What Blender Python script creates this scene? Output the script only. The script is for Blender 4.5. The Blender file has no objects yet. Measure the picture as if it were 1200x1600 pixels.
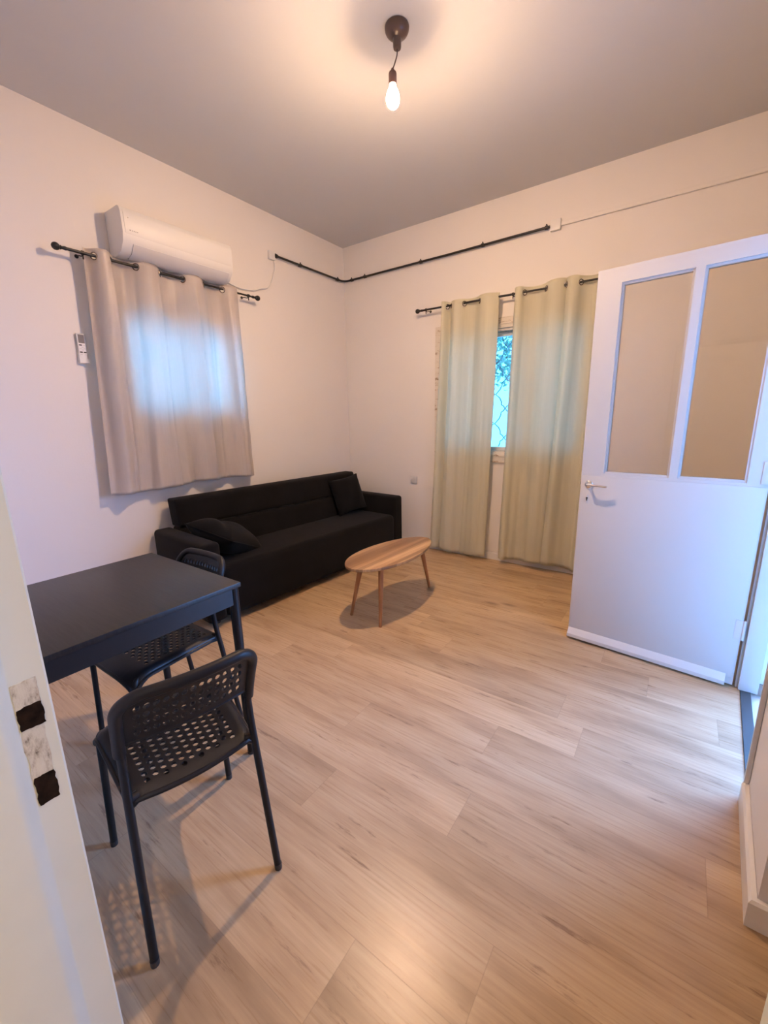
import bpy, bmesh, math, random
from mathutils import Vector, Matrix, Euler

C = bpy.context.scene.collection
S = bpy.context.scene
PI = math.pi
RX = 3.46

# ------------------------------------------------------------------ camera
cam = bpy.data.cameras.new('camera')
co = bpy.data.objects.new('camera', cam); C.objects.link(co)
F_PX, YAW, PITCH, ROLL = 650.4, math.radians(35.40), math.radians(12.69), math.radians(-1.12)
CAM = Vector((3.094, -3.7045, 1.3417))
fw = Vector((-math.sin(YAW)*math.cos(PITCH), math.cos(YAW)*math.cos(PITCH), -math.sin(PITCH)))
rt = Vector((math.cos(YAW), math.sin(YAW), 0)); up = rt.cross(fw)
r2 = math.cos(ROLL)*rt + math.sin(ROLL)*up
u2 = -math.sin(ROLL)*rt + math.cos(ROLL)*up
M = Matrix((r2, u2, -fw)).transposed().to_4x4(); M.translation = CAM
co.matrix_world = M
cam.sensor_fit = 'VERTICAL'; cam.sensor_height = 36.0
cam.lens = F_PX*36.0/1600.0
cam.clip_start = 0.02; cam.clip_end = 200
S.camera = co

# ------------------------------------------------------------------ world, lights, exposure
SKY_STRENGTH = 6.5
BULB_STRENGTH = 6300.0
HALL_POWER = 12.0
DOORWAY_DAYLIGHT = 690.0
LEFT_DAYLIGHT = 118.0
S.view_settings.view_transform = 'Standard'
S.view_settings.look = 'None'
S.view_settings.gamma = 1.0
S.view_settings.use_curve_mapping = False
S.view_settings.exposure = 0.0
W = bpy.data.worlds.new('world'); S.world = W; W.use_nodes = True
bg = W.node_tree.nodes['Background']
bg.inputs[0].default_value = (0.09, 0.48, 1.0, 1); bg.inputs[1].default_value = SKY_STRENGTH

def area(name, loc, rot, sx, sy, power=1.0, col=(1, 1, 1), portal=False):
    l = bpy.data.lights.new(name, 'AREA'); l.shape = 'RECTANGLE'; l.size = sx; l.size_y = sy
    l.energy = power; l.color = col
    if portal: l.cycles.is_portal = True
    o = bpy.data.objects.new(name, l); C.objects.link(o); o.location = loc; o.rotation_euler = rot
    return o
def aim(o, target):
    o.rotation_euler = (Vector(target)-Vector(o.location)).to_track_quat('-Z', 'Y').to_euler()
# bright daylight outside the doorway and outside the left window
aim(area('daylight_doorway', (5.4, 0.15, 2.0), (0, 0, 0), 2.1, 1.9, DOORWAY_DAYLIGHT, (0.20, 0.41, 1.0)), (2.9, -2.2, 0.4))
aim(area('daylight_left_window', (-1.1, -1.885, 1.9), (0, 0, 0), 1.2, 1.1, LEFT_DAYLIGHT, (0.10, 0.52, 1.0)), (0, -1.885, 1.72))
# unseen hall lamp lighting the jamb, plus a fill added for the niche
area('hall_lamp_right', (4.05, -4.15, 2.85), (0, 0, 0), 0.3, 0.3, HALL_POWER*3.2, (1.0, 0.77, 0.53))
area('hall_fill_niche', (2.80, -4.30, 2.85), (0, 0, 0), 0.3, 0.3, HALL_POWER*0.8, (1.0, 0.77, 0.53))
# portals only guide the sampling of the sky through the two windows
area('portal_left', (-0.28, -1.885, 1.73), (0, -PI/2, 0), 0.62, 0.81, portal=True)
area('portal_back', (1.81, 0.28, 1.54), (-PI/2, 0, 0), 1.3, 1.08, portal=True)

# ------------------------------------------------------------------ helpers
def srgb(r, g, b):
    f = lambda c: (c/255/12.92 if c/255 <= 0.04045 else ((c/255+0.055)/1.055)**2.4)
    return (f(r), f(g), f(b), 1)

class NT:
    def __init__(s, name):
        s.m = bpy.data.materials.new(name); s.m.use_nodes = True
        s.t = s.m.node_tree; s.b = s.t.nodes['Principled BSDF']; s.out = s.t.nodes['Material Output']
    def n(s, typ, **kw):
        x = s.t.nodes.new(typ)
        for k, v in kw.items():
            if k.startswith('i_'): x.inputs[k[2:].replace('_', ' ')].default_value = v
            else: setattr(x, k, v)
        return x
    def l(s, a, b): s.t.links.new(a, b)
    def math(s, op, a, b=None):
        x = s.t.nodes.new('ShaderNodeMath'); x.operation = op
        for i, v in enumerate((a, b)):
            if v is None: continue
            if isinstance(v, (int, float)): x.inputs[i].default_value = v
            else: s.l(v, x.inputs[i])
        return x.outputs[0]
    def ramp(s, fac, stops):
        x = s.t.nodes.new('ShaderNodeValToRGB'); e = x.color_ramp.elements
        while len(e) < len(stops): e.new(0.5)
        for i, (p, c) in enumerate(stops): e[i].position = p; e[i].color = c
        s.l(fac, x.inputs[0]); return x.outputs[0]
    def mix(s, fac, a, b, blend='MIX'):
        x = s.t.nodes.new('ShaderNodeMix'); x.data_type = 'RGBA'; x.blend_type = blend
        for i, v in ((0, fac), (6, a), (7, b)):
            if isinstance(v, (int, float, tuple)): x.inputs[i].default_value = v
            else: s.l(v, x.inputs[i])
        return x.outputs[2]
    def bump(s, h, strength, dist=0.01):
        x = s.t.nodes.new('ShaderNodeBump'); x.inputs['Strength'].default_value = strength
        x.inputs['Distance'].default_value = dist
        s.l(h, x.inputs['Height']); s.l(x.outputs[0], s.b.inputs['Normal'])
    def coord(s, which='Object', scale=(1, 1, 1)):
        c = s.t.nodes.new('ShaderNodeTexCoord'); m = s.t.nodes.new('ShaderNodeMapping')
        m.inputs['Scale'].default_value = scale; s.l(c.outputs[which], m.inputs[0]); return m.outputs[0]
    def noise(s, vec, scale, detail=4, rough=0.5):
        x = s.t.nodes.new('ShaderNodeTexNoise'); x.inputs['Scale'].default_value = scale
        x.inputs['Detail'].default_value = detail; x.inputs['Roughness'].default_value = rough
        if vec is not None: s.l(vec, x.inputs['Vector'])
        return x.outputs[0]

def simple(name, col, rough=0.5, metal=0.0, spec=0.5, var=0.0, vscale=20, bump=0.0, bscale=200, sheen=0.0):
    t = NT(name); b = t.b
    b.inputs['Base Color'].default_value = col; b.inputs['Roughness'].default_value = rough
    b.inputs['Metallic'].default_value = metal; b.inputs['Specular IOR Level'].default_value = spec
    if sheen: b.inputs['Sheen Weight'].default_value = sheen
    if var:
        f = t.noise(t.coord(), vscale)
        d = tuple(c*(1-var) for c in col[:3])+(1,); e = tuple(min(1, c*(1+var)) for c in col[:3])+(1,)
        t.l(t.ramp(f, [(0.3, d), (0.7, e)]), b.inputs['Base Color'])
    if bump: t.bump(t.noise(t.coord(), bscale, 3), bump, 0.002)
    return t.m

MB_TOL = 1e-5
def obj(name, bm, mat, parent=None, smooth=40, bevel=0.0, bseg=2):
    bmesh.ops.recalc_face_normals(bm, faces=bm.faces)
    if bevel:
        ed = [e for e in bm.edges if len(e.link_faces) == 2 and e.calc_face_angle(0) > math.radians(35)]
        bmesh.ops.bevel(bm, geom=ed, offset=bevel, segments=bseg, affect='EDGES', profile=0.6, clamp_overlap=True)
    me = bpy.data.meshes.new(name); bm.to_mesh(me); bm.free()
    if smooth:
        me.polygons.foreach_set('use_smooth', [True]*len(me.polygons)); me.set_sharp_from_angle(angle=math.radians(smooth))
    for mm in (mat if isinstance(mat, (list, tuple)) else [mat]): me.materials.append(mm)
    o = bpy.data.objects.new(name, me); C.objects.link(o)
    if parent: o.parent = parent
    return o

def thing(name, label, cat, loc=(0, 0, 0), rotz=0.0, group=None):
    o = bpy.data.objects.new(name, None); C.objects.link(o); o.empty_display_size = 0.1
    o.location = loc; o.rotation_euler = (0, 0, rotz)
    return tag(o, label, cat, group)
def tag(o, label, cat, group=None):
    o['label'] = label; o['category'] = cat
    if group: o['group'] = group
    return o
def struct(o, label=None, cat=None):
    o['kind'] = 'structure'
    if label: o['label'] = label; o['category'] = cat
    return o

def bx(bm, lo, hi, mat=None, mi=0):
    x0, y0, z0 = lo; x1, y1, z1 = hi
    P = [(x0, y0, z0), (x1, y0, z0), (x1, y1, z0), (x0, y1, z0), (x0, y0, z1), (x1, y0, z1), (x1, y1, z1), (x0, y1, z1)]
    V = [bm.verts.new((mat @ Vector(p)) if mat else p) for p in P]
    for f in ((0, 3, 2, 1), (4, 5, 6, 7), (0, 1, 5, 4), (1, 2, 6, 5), (2, 3, 7, 6), (3, 0, 4, 7)):
        bm.faces.new([V[i] for i in f]).material_index = mi
    return V
def box(lo, hi, mat=None):
    bm = bmesh.new(); bx(bm, lo, hi, mat); return bm

def prism(bm, pts, z0, z1):
    a = [bm.verts.new((x, y, z0)) for x, y in pts]; b = [bm.verts.new((x, y, z1)) for x, y in pts]
    n = len(pts)
    bm.faces.new(a[::-1]); bm.faces.new(b)
    for i in range(n): bm.faces.new((a[i], a[(i+1) % n], b[(i+1) % n], b[i]))

def tube(bm, pts, r, seg=12, closed=False, caps=True):
    pts = [Vector(p) for p in pts]; n = len(pts)
    rs = r if isinstance(r, (list, tuple)) else [r]*n
    rings = []; ref = None
    for i in range(n):
        if closed: d = (pts[(i+1) % n]-pts[i-1]).normalized()
        else: d = (pts[min(i+1, n-1)]-pts[max(i-1, 0)]).normalized()
        if ref is None:
            ref = d.orthogonal().normalized()
        ref = (ref - d*ref.dot(d)).normalized(); b = d.cross(ref)
        rings.append([bm.verts.new(pts[i]+(ref*math.cos(2*PI*k/seg)+b*math.sin(2*PI*k/seg))*rs[i]) for k in range(seg)])
    for i in range(n if closed else n-1):
        A = rings[i]; B = rings[(i+1) % n]
        for k in range(seg): bm.faces.new((A[k], A[(k+1) % seg], B[(k+1) % seg], B[k]))
    if caps and not closed:
        bm.faces.new(rings[0][::-1]); bm.faces.new(rings[-1])

def lathe(bm, prof, seg=24, mat=None):
    mat = mat or Matrix.Identity(4); rings = []
    for r, z in prof:
        if r < 1e-6: rings.append([bm.verts.new(mat @ Vector((0, 0, z)))])
        else: rings.append([bm.verts.new(mat @ Vector((r*math.cos(2*PI*k/seg), r*math.sin(2*PI*k/seg), z))) for k in range(seg)])
    for A, B in zip(rings, rings[1:]):
        for k in range(seg):
            q = [A[k % len(A)], A[(k+1) % len(A)], B[(k+1) % len(B)], B[k % len(B)]]
            u = []
            for v in q:
                if v not in u: u.append(v)
            if len(u) > 2: bm.faces.new(u)
    for R_ in (rings[0], rings[-1]):
        if len(R_) > 2: bm.faces.new(R_)

def arc(c, r, a0, a1, n, f):
    return [f(c[0]+r*math.cos(a0+(a1-a0)*i/n), c[1]+r*math.sin(a0+(a1-a0)*i/n)) for i in range(n+1)]

def smoothpath(P, n=8):
    """Catmull-Rom through the points."""
    P = [Vector(p) for p in P]; out = []
    for i in range(len(P)-1):
        p0 = P[max(i-1, 0)]; p1 = P[i]; p2 = P[i+1]; p3 = P[min(i+2, len(P)-1)]
        for k in range(n):
            t = k/n
            out.append(0.5*((2*p1)+(p2-p0)*t+(2*p0-5*p1+4*p2-p3)*t*t+(3*p1-p0-3*p2+p3)*t**3))
    out.append(P[-1]); return out

def look(d):   # matrix with local z along d
    return Vector(d).to_track_quat('Z', 'Y').to_matrix().to_4x4()

# ------------------------------------------------------------------ materials
def plaster(name, col, b=0.12):
    t = NT(name)
    f = t.noise(t.coord(), 1.3, 3)
    d = tuple(c*0.975 for c in col[:3])+(1,)
    t.l(t.ramp(f, [(0.3, d), (0.7, col)]), t.b.inputs['Base Color'])
    t.b.inputs['Roughness'].default_value = 0.75; t.b.inputs['Specular IOR Level'].default_value = 0.25
    h1 = t.noise(t.coord(), 9, 5); h2 = t.noise(t.coord(), 90, 3)
    t.bump(t.math('ADD', h1, t.math('MULTIPLY', h2, 0.25)), b, 0.01)
    return t.m
m_wall = plaster('wall paint', (0.80, 0.765, 0.74, 1))
m_ceil = plaster('ceiling paint', (0.63, 0.625, 0.625, 1), 0.06)
m_white = simple('white gloss paint', (0.61, 0.605, 0.60, 1), 0.35, bump=0.06, bscale=25)
m_jamb = simple('old cream gloss paint', (0.68, 0.69, 0.60, 1), 0.4, var=0.03, vscale=8, bump=0.12, bscale=30)
m_base = simple('white baseboard', (0.78, 0.75, 0.72, 1), 0.4)
m_blackmetal = simple('black powder coated steel', (0.008, 0.008, 0.009, 1), 0.42, spec=0.35)
m_blackplast = simple('black plastic', (0.010, 0.009, 0.010, 1), 0.45, spec=0.32, bump=0.15, bscale=500)
m_black = simple('black rod metal', (0.012, 0.009, 0.008, 1), 0.4)
m_chrome = simple('chrome', (0.75, 0.72, 0.68, 1), 0.18, metal=1)
m_ring = simple('grommet metal', (0.35, 0.30, 0.26, 1), 0.25, metal=1)
m_acw = simple('white abs plastic', (0.76, 0.75, 0.74, 1), 0.42)
m_grey = simple('grey plastic', (0.30, 0.29, 0.29, 1), 0.4)
m_lcd = simple('grey lcd', (0.17, 0.15, 0.14, 1), 0.25)
m_dark = simple('dark plastic', (0.03, 0.025, 0.025, 1), 0.4)
m_hole = simple('raw wood with hole shade', (0.016, 0.009, 0.006, 1), 0.95, spec=0.1, var=0.7, vscale=60)  # raw wood darkened to carry the shade inside the strike pockets
m_bronze = simple('dark bronze lacquer', (0.10, 0.065, 0.055, 1), 0.3)

def mk_floor():
    t = NT('oak laminate planks')
    tc = t.n('ShaderNodeTexCoord'); sep = t.n('ShaderNodeSeparateXYZ'); t.l(tc.outputs['Object'], sep.inputs[0])
    X, Y = sep.outputs[0], sep.outputs[1]
    PW, PL = 0.193, 1.29
    yr = t.math('DIVIDE', Y, PW); row = t.math('FLOOR', yr)
    wn = t.n('ShaderNodeTexWhiteNoise', noise_dimensions='1D'); t.l(row, wn.inputs['W'])
    xr = t.math('ADD', t.math('DIVIDE', X, PL), t.math('MULTIPLY', wn.outputs['Value'], 7.3)); colm = t.math('FLOOR', xr)
    cb = t.n('ShaderNodeCombineXYZ'); t.l(row, cb.inputs[0]); t.l(colm, cb.inputs[1])
    wn2 = t.n('ShaderNodeTexWhiteNoise', noise_dimensions='2D'); t.l(cb.outputs[0], wn2.inputs['Vector'])
    rnd = wn2.outputs['Value']
    # texture coordinates shifted plank by plank
    cv = t.n('ShaderNodeCombineXYZ')
    t.l(t.math('ADD', X, t.math('MULTIPLY', rnd, 31.0)), cv.inputs[0]); t.l(t.math('ADD', Y, t.math('MULTIPLY', rnd, 17.0)), cv.inputs[1])
    def mp(sc):
        m = t.n('ShaderNodeMapping'); m.inputs['Scale'].default_value = sc; t.l(cv.outputs[0], m.inputs[0]); return m.outputs[0]
    # broad figure
    n1 = t.noise(mp((1.1, 6.0, 1)), 1.6, 5, 0.55)
    base = t.ramp(n1, [(0.28, (0.35, 0.23, 0.13, 1)), (0.48, (0.51, 0.355, 0.21, 1)), (0.75, (0.62, 0.46, 0.285, 1))])
    # cathedral streaks
    wv = t.n('ShaderNodeTexWave', wave_type='BANDS', bands_direction='Y'); t.l(mp((0.35, 5.0, 1)), wv.inputs['Vector'])
    wv.inputs['Scale'].default_value = 3.2; wv.inputs['Distortion'].default_value = 7.0; wv.inputs['Detail'].default_value = 3; wv.inputs['Detail Scale'].default_value = 1.2
    base = t.mix(t.ramp(wv.outputs[1], [(0.0, (0, 0, 0, 1)), (1.0, (0.13, 0.13, 0.13, 1))]), base, (0.34, 0.215, 0.135, 1))
    # fine grain
    n2 = t.noise(mp((4.0, 130.0, 1)), 1.0, 3, 0.6)
    base = t.mix(t.ramp(n2, [(0.40, (0.22, 0.22, 0.22, 1)), (0.58, (0, 0, 0, 1))]), base, (0.33, 0.21, 0.125, 1))
    # dark checks and knots
    n3 = t.noise(mp((1.4, 11.0, 1)), 2.2, 6, 0.7)
    base = t.mix(t.ramp(n3, [(0.33, (0.80, 0.80, 0.80, 1)), (0.40, (0, 0, 0, 1))]), base, (0.23, 0.135, 0.075, 1))
    vo = t.n('ShaderNodeTexVoronoi'); t.l(mp((1.3, 3.6, 1)), vo.inputs['Vector']); vo.inputs['Scale'].default_value = 0.9
    base = t.mix(t.ramp(vo.outputs['Distance'], [(0.02, (0.8, 0.8, 0.8, 1)), (0.09, (0, 0, 0, 1))]), base, (0.20, 0.12, 0.07, 1))
    # tone per plank
    tone = t.ramp(rnd, [(0.0, (0.86, 0.85, 0.84, 1)), (0.5, (1, 1, 1, 1)), (1.0, (1.08, 1.08, 1.07, 1))])
    base = t.mix(1.0, base, tone, 'MULTIPLY')
    # seams
    fy = t.math('FRACT', yr); fx = t.math('FRACT', xr)
    ey = t.math('MULTIPLY', t.math('MINIMUM', fy, t.math('SUBTRACT', 1.0, fy)), PW)
    ex = t.math('MULTIPLY', t.math('MINIMUM', fx, t.math('SUBTRACT', 1.0, fx)), PL)
    e = t.math('MINIMUM', ex, ey)
    seam = t.ramp(t.math('MULTIPLY', e, 100), [(0.05, (1, 1, 1, 1)), (0.16, (0, 0, 0, 1))])
    base = t.mix(t.math('MULTIPLY', seam, 0.26), base, (0.14, 0.085, 0.05, 1))
    t.l(base, t.b.inputs['Base Color'])
    r = t.math('ADD', t.math('MULTIPLY', n2, 0.14), 0.22); t.l(r, t.b.inputs['Roughness'])
    t.b.inputs['Specular IOR Level'].default_value = 0.42
    t.bump(t.math('SUBTRACT', t.math('MULTIPLY', n2, 0.35), seam), 0.12, 0.002)
    return t.m
m_floor = mk_floor()

def mk_wood(name, stops, stripe=None, rough=0.4, axis_scale=(30, 2, 2)):
    t = NT(name); v = t.coord('Object', axis_scale)
    f = t.noise(v, 1.0, 6, 0.6); t.l(t.ramp(f, stops), t.b.inputs['Base Color'])
    t.b.inputs['Roughness'].default_value = rough
    return t.m
def mk_acacia():
    t = NT('acacia stripes'); tc = t.n('ShaderNodeTexCoord'); sep = t.n('ShaderNodeSeparateXYZ'); t.l(tc.outputs['Object'], sep.inputs[0])
    st = t.math('MULTIPLY', sep.outputs[0], 27.0)
    nz = t.noise(t.coord('Object', (16, 0.9, 1)), 1.0, 4, 0.55)
    c1 = t.ramp(nz, [(0.3, (0.24, 0.125, 0.06, 1)), (0.48, (0.40, 0.23, 0.115, 1)), (0.7, (0.55, 0.36, 0.20, 1))])
    wn = t.n('ShaderNodeTexWhiteNoise', noise_dimensions='1D'); t.l(t.math('FLOOR', st), wn.inputs['W'])
    c2 = t.mix(1.0, c1, t.ramp(wn.outputs['Value'], [(0, (0.66, 0.62, 0.58, 1)), (1, (1.25, 1.25, 1.22, 1))]), 'MULTIPLY')
    g = t.noise(t.coord('Object', (260, 7, 1)), 1.0, 3)
    c3 = t.mix(t.ramp(g, [(0.4, (0.3, 0.3, 0.3, 1)), (0.55, (0, 0, 0, 1))]), c2, (0.25, 0.14, 0.07, 1))
    t.l(c3, t.b.inputs['Base Color']); t.b.inputs['Roughness'].default_value = 0.38
    return t.m
m_acacia = mk_acacia()
m_leg = mk_wood('oiled beech leg', [(0.3, (0.33, 0.13, 0.05, 1)), (0.7, (0.50, 0.235, 0.10, 1))], rough=0.4, axis_scale=(40, 40, 3))
def mk_tabletop():
    t = NT('black brown wood veneer'); v = t.coord('Object', (9, 150, 9))
    f = t.noise(v, 1.0, 5, 0.6)
    t.l(t.ramp(f, [(0.35, (0.008, 0.007, 0.007, 1)), (0.7, (0.020, 0.018, 0.018, 1))]), t.b.inputs['Base Color'])
    t.b.inputs['Roughness'].default_value = 0.40; t.b.inputs['Specular IOR Level'].default_value = 0.55
    t.bump(f, 0.25, 0.001)
    return t.m
m_tabletop = mk_tabletop()
m_apron = simple('black lacquered apron', (0.012, 0.011, 0.012, 1), 0.4)

def mk_fabric(name, col, scale=700):
    t = NT(name)
    v = t.coord('Object', (scale, scale, scale))
    ck = t.n('ShaderNodeTexChecker'); t.l(v, ck.inputs[0]); ck.inputs['Scale'].default_value = 1.0
    n = t.noise(t.coord(), 6, 4)
    d = tuple(c*0.75 for c in col[:3])+(1,); e = tuple(c*1.25 for c in col[:3])+(1,)
    t.l(t.ramp(n, [(0.3, d), (0.7, e)]), t.b.inputs['Base Color'])
    t.b.inputs['Roughness'].default_value = 0.95; t.b.inputs['Specular IOR Level'].default_value = 0.15
    t.b.inputs['Sheen Weight'].default_value = 0.05; t.b.inputs['Sheen Roughness'].default_value = 0.5
    t.bump(t.math('ADD', t.noise(t.coord(), 420, 2), t.math('MULTIPLY', t.noise(t.coord(), 14, 3), 1.5)), 0.35, 0.003)
    return t.m
m_sofa = mk_fabric('charcoal black sofa cloth', (0.0065, 0.0055, 0.0058, 1))
m_cush = mk_fabric('black cushion cloth', (0.006, 0.0055, 0.0058, 1))

def mk_curtain(name, col, trans, fac, rough, spec):
    t = NT(name); t.b.inputs['Base Color'].default_value = col
    n = t.noise(t.coord('Object', (1, 1, 1)), 900, 2)
    vv = t.noise(t.coord('Object', (300, 300, 3)), 1.0, 2)
    d = tuple(c*0.94 for c in col[:3])+(1,)
    t.l(t.ramp(vv, [(0.35, d), (0.65, col)]), t.b.inputs['Base Color'])
    t.b.inputs['Roughness'].default_value = rough; t.b.inputs['Specular IOR Level'].default_value = spec
    t.bump(t.math('ADD', n, t.math('MULTIPLY', t.noise(t.coord(), 7, 3), 2.0)), 0.15, 0.003)
    tr = t.n('ShaderNodeBsdfTranslucent'); tr.inputs[0].default_value = trans
    mx = t.n('ShaderNodeMixShader'); mx.inputs[0].default_value = fac
    t.l(t.b.outputs[0], mx.inputs[1]); t.l(tr.outputs[0], mx.inputs[2]); t.l(mx.outputs[0], t.out.inputs[0])
    return t.m
m_curtL = mk_curtain('beige satin curtain', (0.78, 0.69, 0.63, 1), (0.78, 0.76, 0.76, 1), 0.42, 0.34, 0.6)
m_curtR = mk_curtain('sage linen curtain', (0.88, 0.84, 0.675, 1), (0.80, 0.80, 0.72, 1), 0.48, 0.75, 0.25)

def mk_glass(name, tint):
    t = NT(name); t.t.nodes.remove(t.b)
    tr = t.n('ShaderNodeBsdfTransparent'); tr.inputs[0].default_value = tint
    gl = t.n('ShaderNodeBsdfGlossy'); gl.inputs['Roughness'].default_value = 0.015
    fr = t.n('ShaderNodeFresnel'); fr.inputs[0].default_value = 1.5
    mx = t.n('ShaderNodeMixShader'); t.l(fr.outputs[0], mx.inputs[0]); t.l(tr.outputs[0], mx.inputs[1]); t.l(gl.outputs[0], mx.inputs[2])
    t.l(mx.outputs[0], t.out.inputs[0]); return t.m
m_glass = mk_glass('window glass', (0.95, 0.97, 0.97, 1))
m_doorglass = mk_glass('door glass', (0.93, 0.92, 0.90, 1))

def mk_peel():
    t = NT('peeling white window paint')
    f = t.noise(t.coord('Object', (6, 6, 22)), 1.6, 7, 0.65)
    t.l(t.ramp(f, [(0.34, (0.20, 0.12, 0.07, 1)), (0.40, (0.42, 0.33, 0.25, 1)), (0.44, (0.66, 0.60, 0.53, 1)), (0.8, (0.74, 0.70, 0.64, 1))]), t.b.inputs['Base Color'])
    t.b.inputs['Roughness'].default_value = 0.7
    t.bump(f, 0.5, 0.004); return t.m
m_peel = mk_peel()
def mk_tile():
    t = NT('outdoor floor tile')
    br = t.n('ShaderNodeTexBrick'); t.l(t.coord('Object', (1, 1, 1)), br.inputs[0])
    br.offset = 0; br.inputs['Scale'].default_value = 1; br.inputs['Brick Width'].default_value = 0.3; br.inputs['Row Height'].default_value = 0.3
    br.inputs['Mortar Size'].default_value = 0.004
    br.inputs['Color1'].default_value = (0.62, 0.60, 0.56, 1); br.inputs['Color2'].default_value = (0.58, 0.55, 0.52, 1); br.inputs['Mortar'].default_value = (0.35, 0.32, 0.30, 1)
    t.l(br.outputs[0], t.b.inputs['Base Color']); t.b.inputs['Roughness'].default_value = 0.35; return t.m
m_tile = mk_tile()
m_skirt = simple('brown tile skirting', (0.36, 0.26, 0.21, 1), 0.5, var=0.1)
m_thresh = simple('dark metal threshold', (0.10, 0.10, 0.10, 1), 0.3, metal=0.6)
m_ground = simple('pale concrete ground', (0.72, 0.71, 0.68, 1), 0.8, var=0.06, vscale=3)
m_leaf = simple('leaf green', (0.20, 0.30, 0.22, 1), 0.5, var=0.3, vscale=9)
m_bark = simple('bark', (0.16, 0.12, 0.09, 1), 0.9)
m_iron = simple('grey iron', (0.16, 0.19, 0.21, 1), 0.5)

# ------------------------------------------------------------------ room shell
H = 3.067
FY = -3.57           # room face of the wall the camera looks through
def wl(y):           # x of the (slightly slanted) right wall face
    return 3.462 + 0.0545*(y+1.2)
PX, PY = wl(-2.455), -2.455     # outer corner at the end of the right wall
NX = 4.05            # niche side

bm = bmesh.new(); prism(bm, [(-0.3, -3.8), (4.3, -3.8), (4.3, -2.46), (3.5, -2.40), (wl(-2.0)+0.005, -2.0), (wl(-1.2)+0.005, -1.2), (3.6, 0.3), (-0.3, 0.3)], -0.10, 0.0)
struct(obj('floor', bm, m_floor, smooth=0))
bm = bmesh.new(); bx(bm, (-0.3, -3.9, H), (4.4, 0.3, H+0.1))
struct(obj('ceiling', bm, m_ceil, smooth=0))

def wall_with_hole(name, axis, face, back, lo, hi, hole):
    """axis 0: wall in the yz plane between x=face and x=back; axis 1: in xz."""
    bm = bmesh.new(); a0, a1, z0, z1 = hole
    f0, f1 = min(face, back), max(face, back)
    for (p, q, r, s) in ((lo, a0, 0, H), (a1, hi, 0, H), (a0, a1, 0, z0), (a0, a1, z1, H)):
        if s-r < 1e-4: continue
        if axis == 0: bx(bm, (f0, p, r), (f1, q, s))
        else: bx(bm, (p, f0, r), (q, f1, s))
    bmesh.ops.remove_doubles(bm, verts=bm.verts, dist=1e-5)
    return struct(obj(name, bm, m_wall, smooth=0))
wall_with_hole('wall_left', 0, 0.0, -0.26, -3.8, 0.26, (-2.29, -1.48, 1.42, 2.04))
wall_with_hole('wall_back', 1, 0.0, 0.26, 0.0, 3.80, (1.16, 2.46, 1.00, 2.08))
wall_with_hole('wall_front', 1, FY, FY-0.20, 0.0, 4.3, (2.35, 3.20, 0.0, 2.02))
# right wall with its doorway, then the pier that turns into the niche
bm = bmesh.new()
D0, D1, DZ = -1.205, -2.005, 2.07
def quadwall(y0, y1, z0, z1, T=0.16):
    prism(bm, [(wl(y0), y0), (wl(y1), y1), (wl(y1)+T, y1), (wl(y0)+T, y0)][::-1], z0, z1)
quadwall(0.0, D0, 0, H); quadwall(D0, D1, DZ, H); quadwall(D1, PY, 0, H)
struct(obj('wall_right', bm, m_wall, smooth=0))
bm = bmesh.new(); bx(bm, (PX+0.15, PY, 0), (NX+0.2, PY+0.2, H)); bx(bm, (NX, -3.58, 0), (NX+0.2, PY, H))
struct(obj('wall_niche', bm, m_wall, smooth=0))

# hall behind the camera
bm = bmesh.new()
HX0, HX1, HY = 1.7, 4.25, -5.7
bx(bm, (HX0-0.1, HY, 0), (HX0, FY-0.2, 2.9)); bx(bm, (HX1, HY, 0), (HX1+0.1, FY-0.2, 2.9)); bx(bm, (HX0-0.1, HY-0.1, 0), (HX1+0.1, HY, 2.9))
struct(obj('wall_hall', bm, m_wall, smooth=0))
struct(obj('floor_hall', box((HX0-0.1, HY-0.1, -0.1), (HX1+0.1, -3.8, 0.0)), m_floor, smooth=0))
struct(obj('ceiling_hall', box((HX0-0.1, HY-0.1, 2.9), (HX1+0.1, FY-0.2, 3.0)), m_ceil, smooth=0))

# baseboards
def board(name, pts, h=0.07, t=0.014):
    """pts: polyline on the floor, room on the left hand side of travel."""
    bm = bmesh.new(); n = len(pts); P = [Vector((x, y, 0)) for x, y in pts]
    off = []
    for i in range(n):
        ds = []
        if i > 0: ds.append((P[i]-P[i-1]).normalized())
        if i < n-1: ds.append((P[i+1]-P[i]).normalized())
        ns = [Vector((-d.y, d.x, 0)) for d in ds]; m = sum(ns, Vector()).normalized(); m = m/max(0.3, m.dot(ns[0])); off.append(m)
    prof = [(0, 0), (t, 0), (t, h-0.008), (t-0.006, h), (0, h)]
    rows = [[bm.verts.new(P[i]+off[i]*a+Vector((0, 0, b))) for a, b in prof] for i in range(n)]
    for A, B in zip(rows, rows[1:]):
        for k in range(5): bm.faces.new((A[k], A[(k+1) % 5], B[(k+1) % 5], B[k]))
    bm.faces.new(rows[0]); bm.faces.new(rows[-1])
    return struct(obj(name, bm, m_base, smooth=30))
e = 0.001
board('baseboard_back', [(wl(-0.05)-e, -e), (e, -e)])
board('baseboard_left', [(e, -e-0.015), (e, FY+e)])
board('baseboard_front', [(e+0.015, FY+e), (2.30, FY+e)])
board('baseboard_right', [(NX-0.02, PY-e), (PX-e, PY-e), (wl(D1)-e, D1-0.005)], h=0.085, t=0.018)
board('baseboard_right_corner', [(wl(D0+0.03)-e, D0+0.03), (wl(-0.02)-e, -0.02)])

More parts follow.
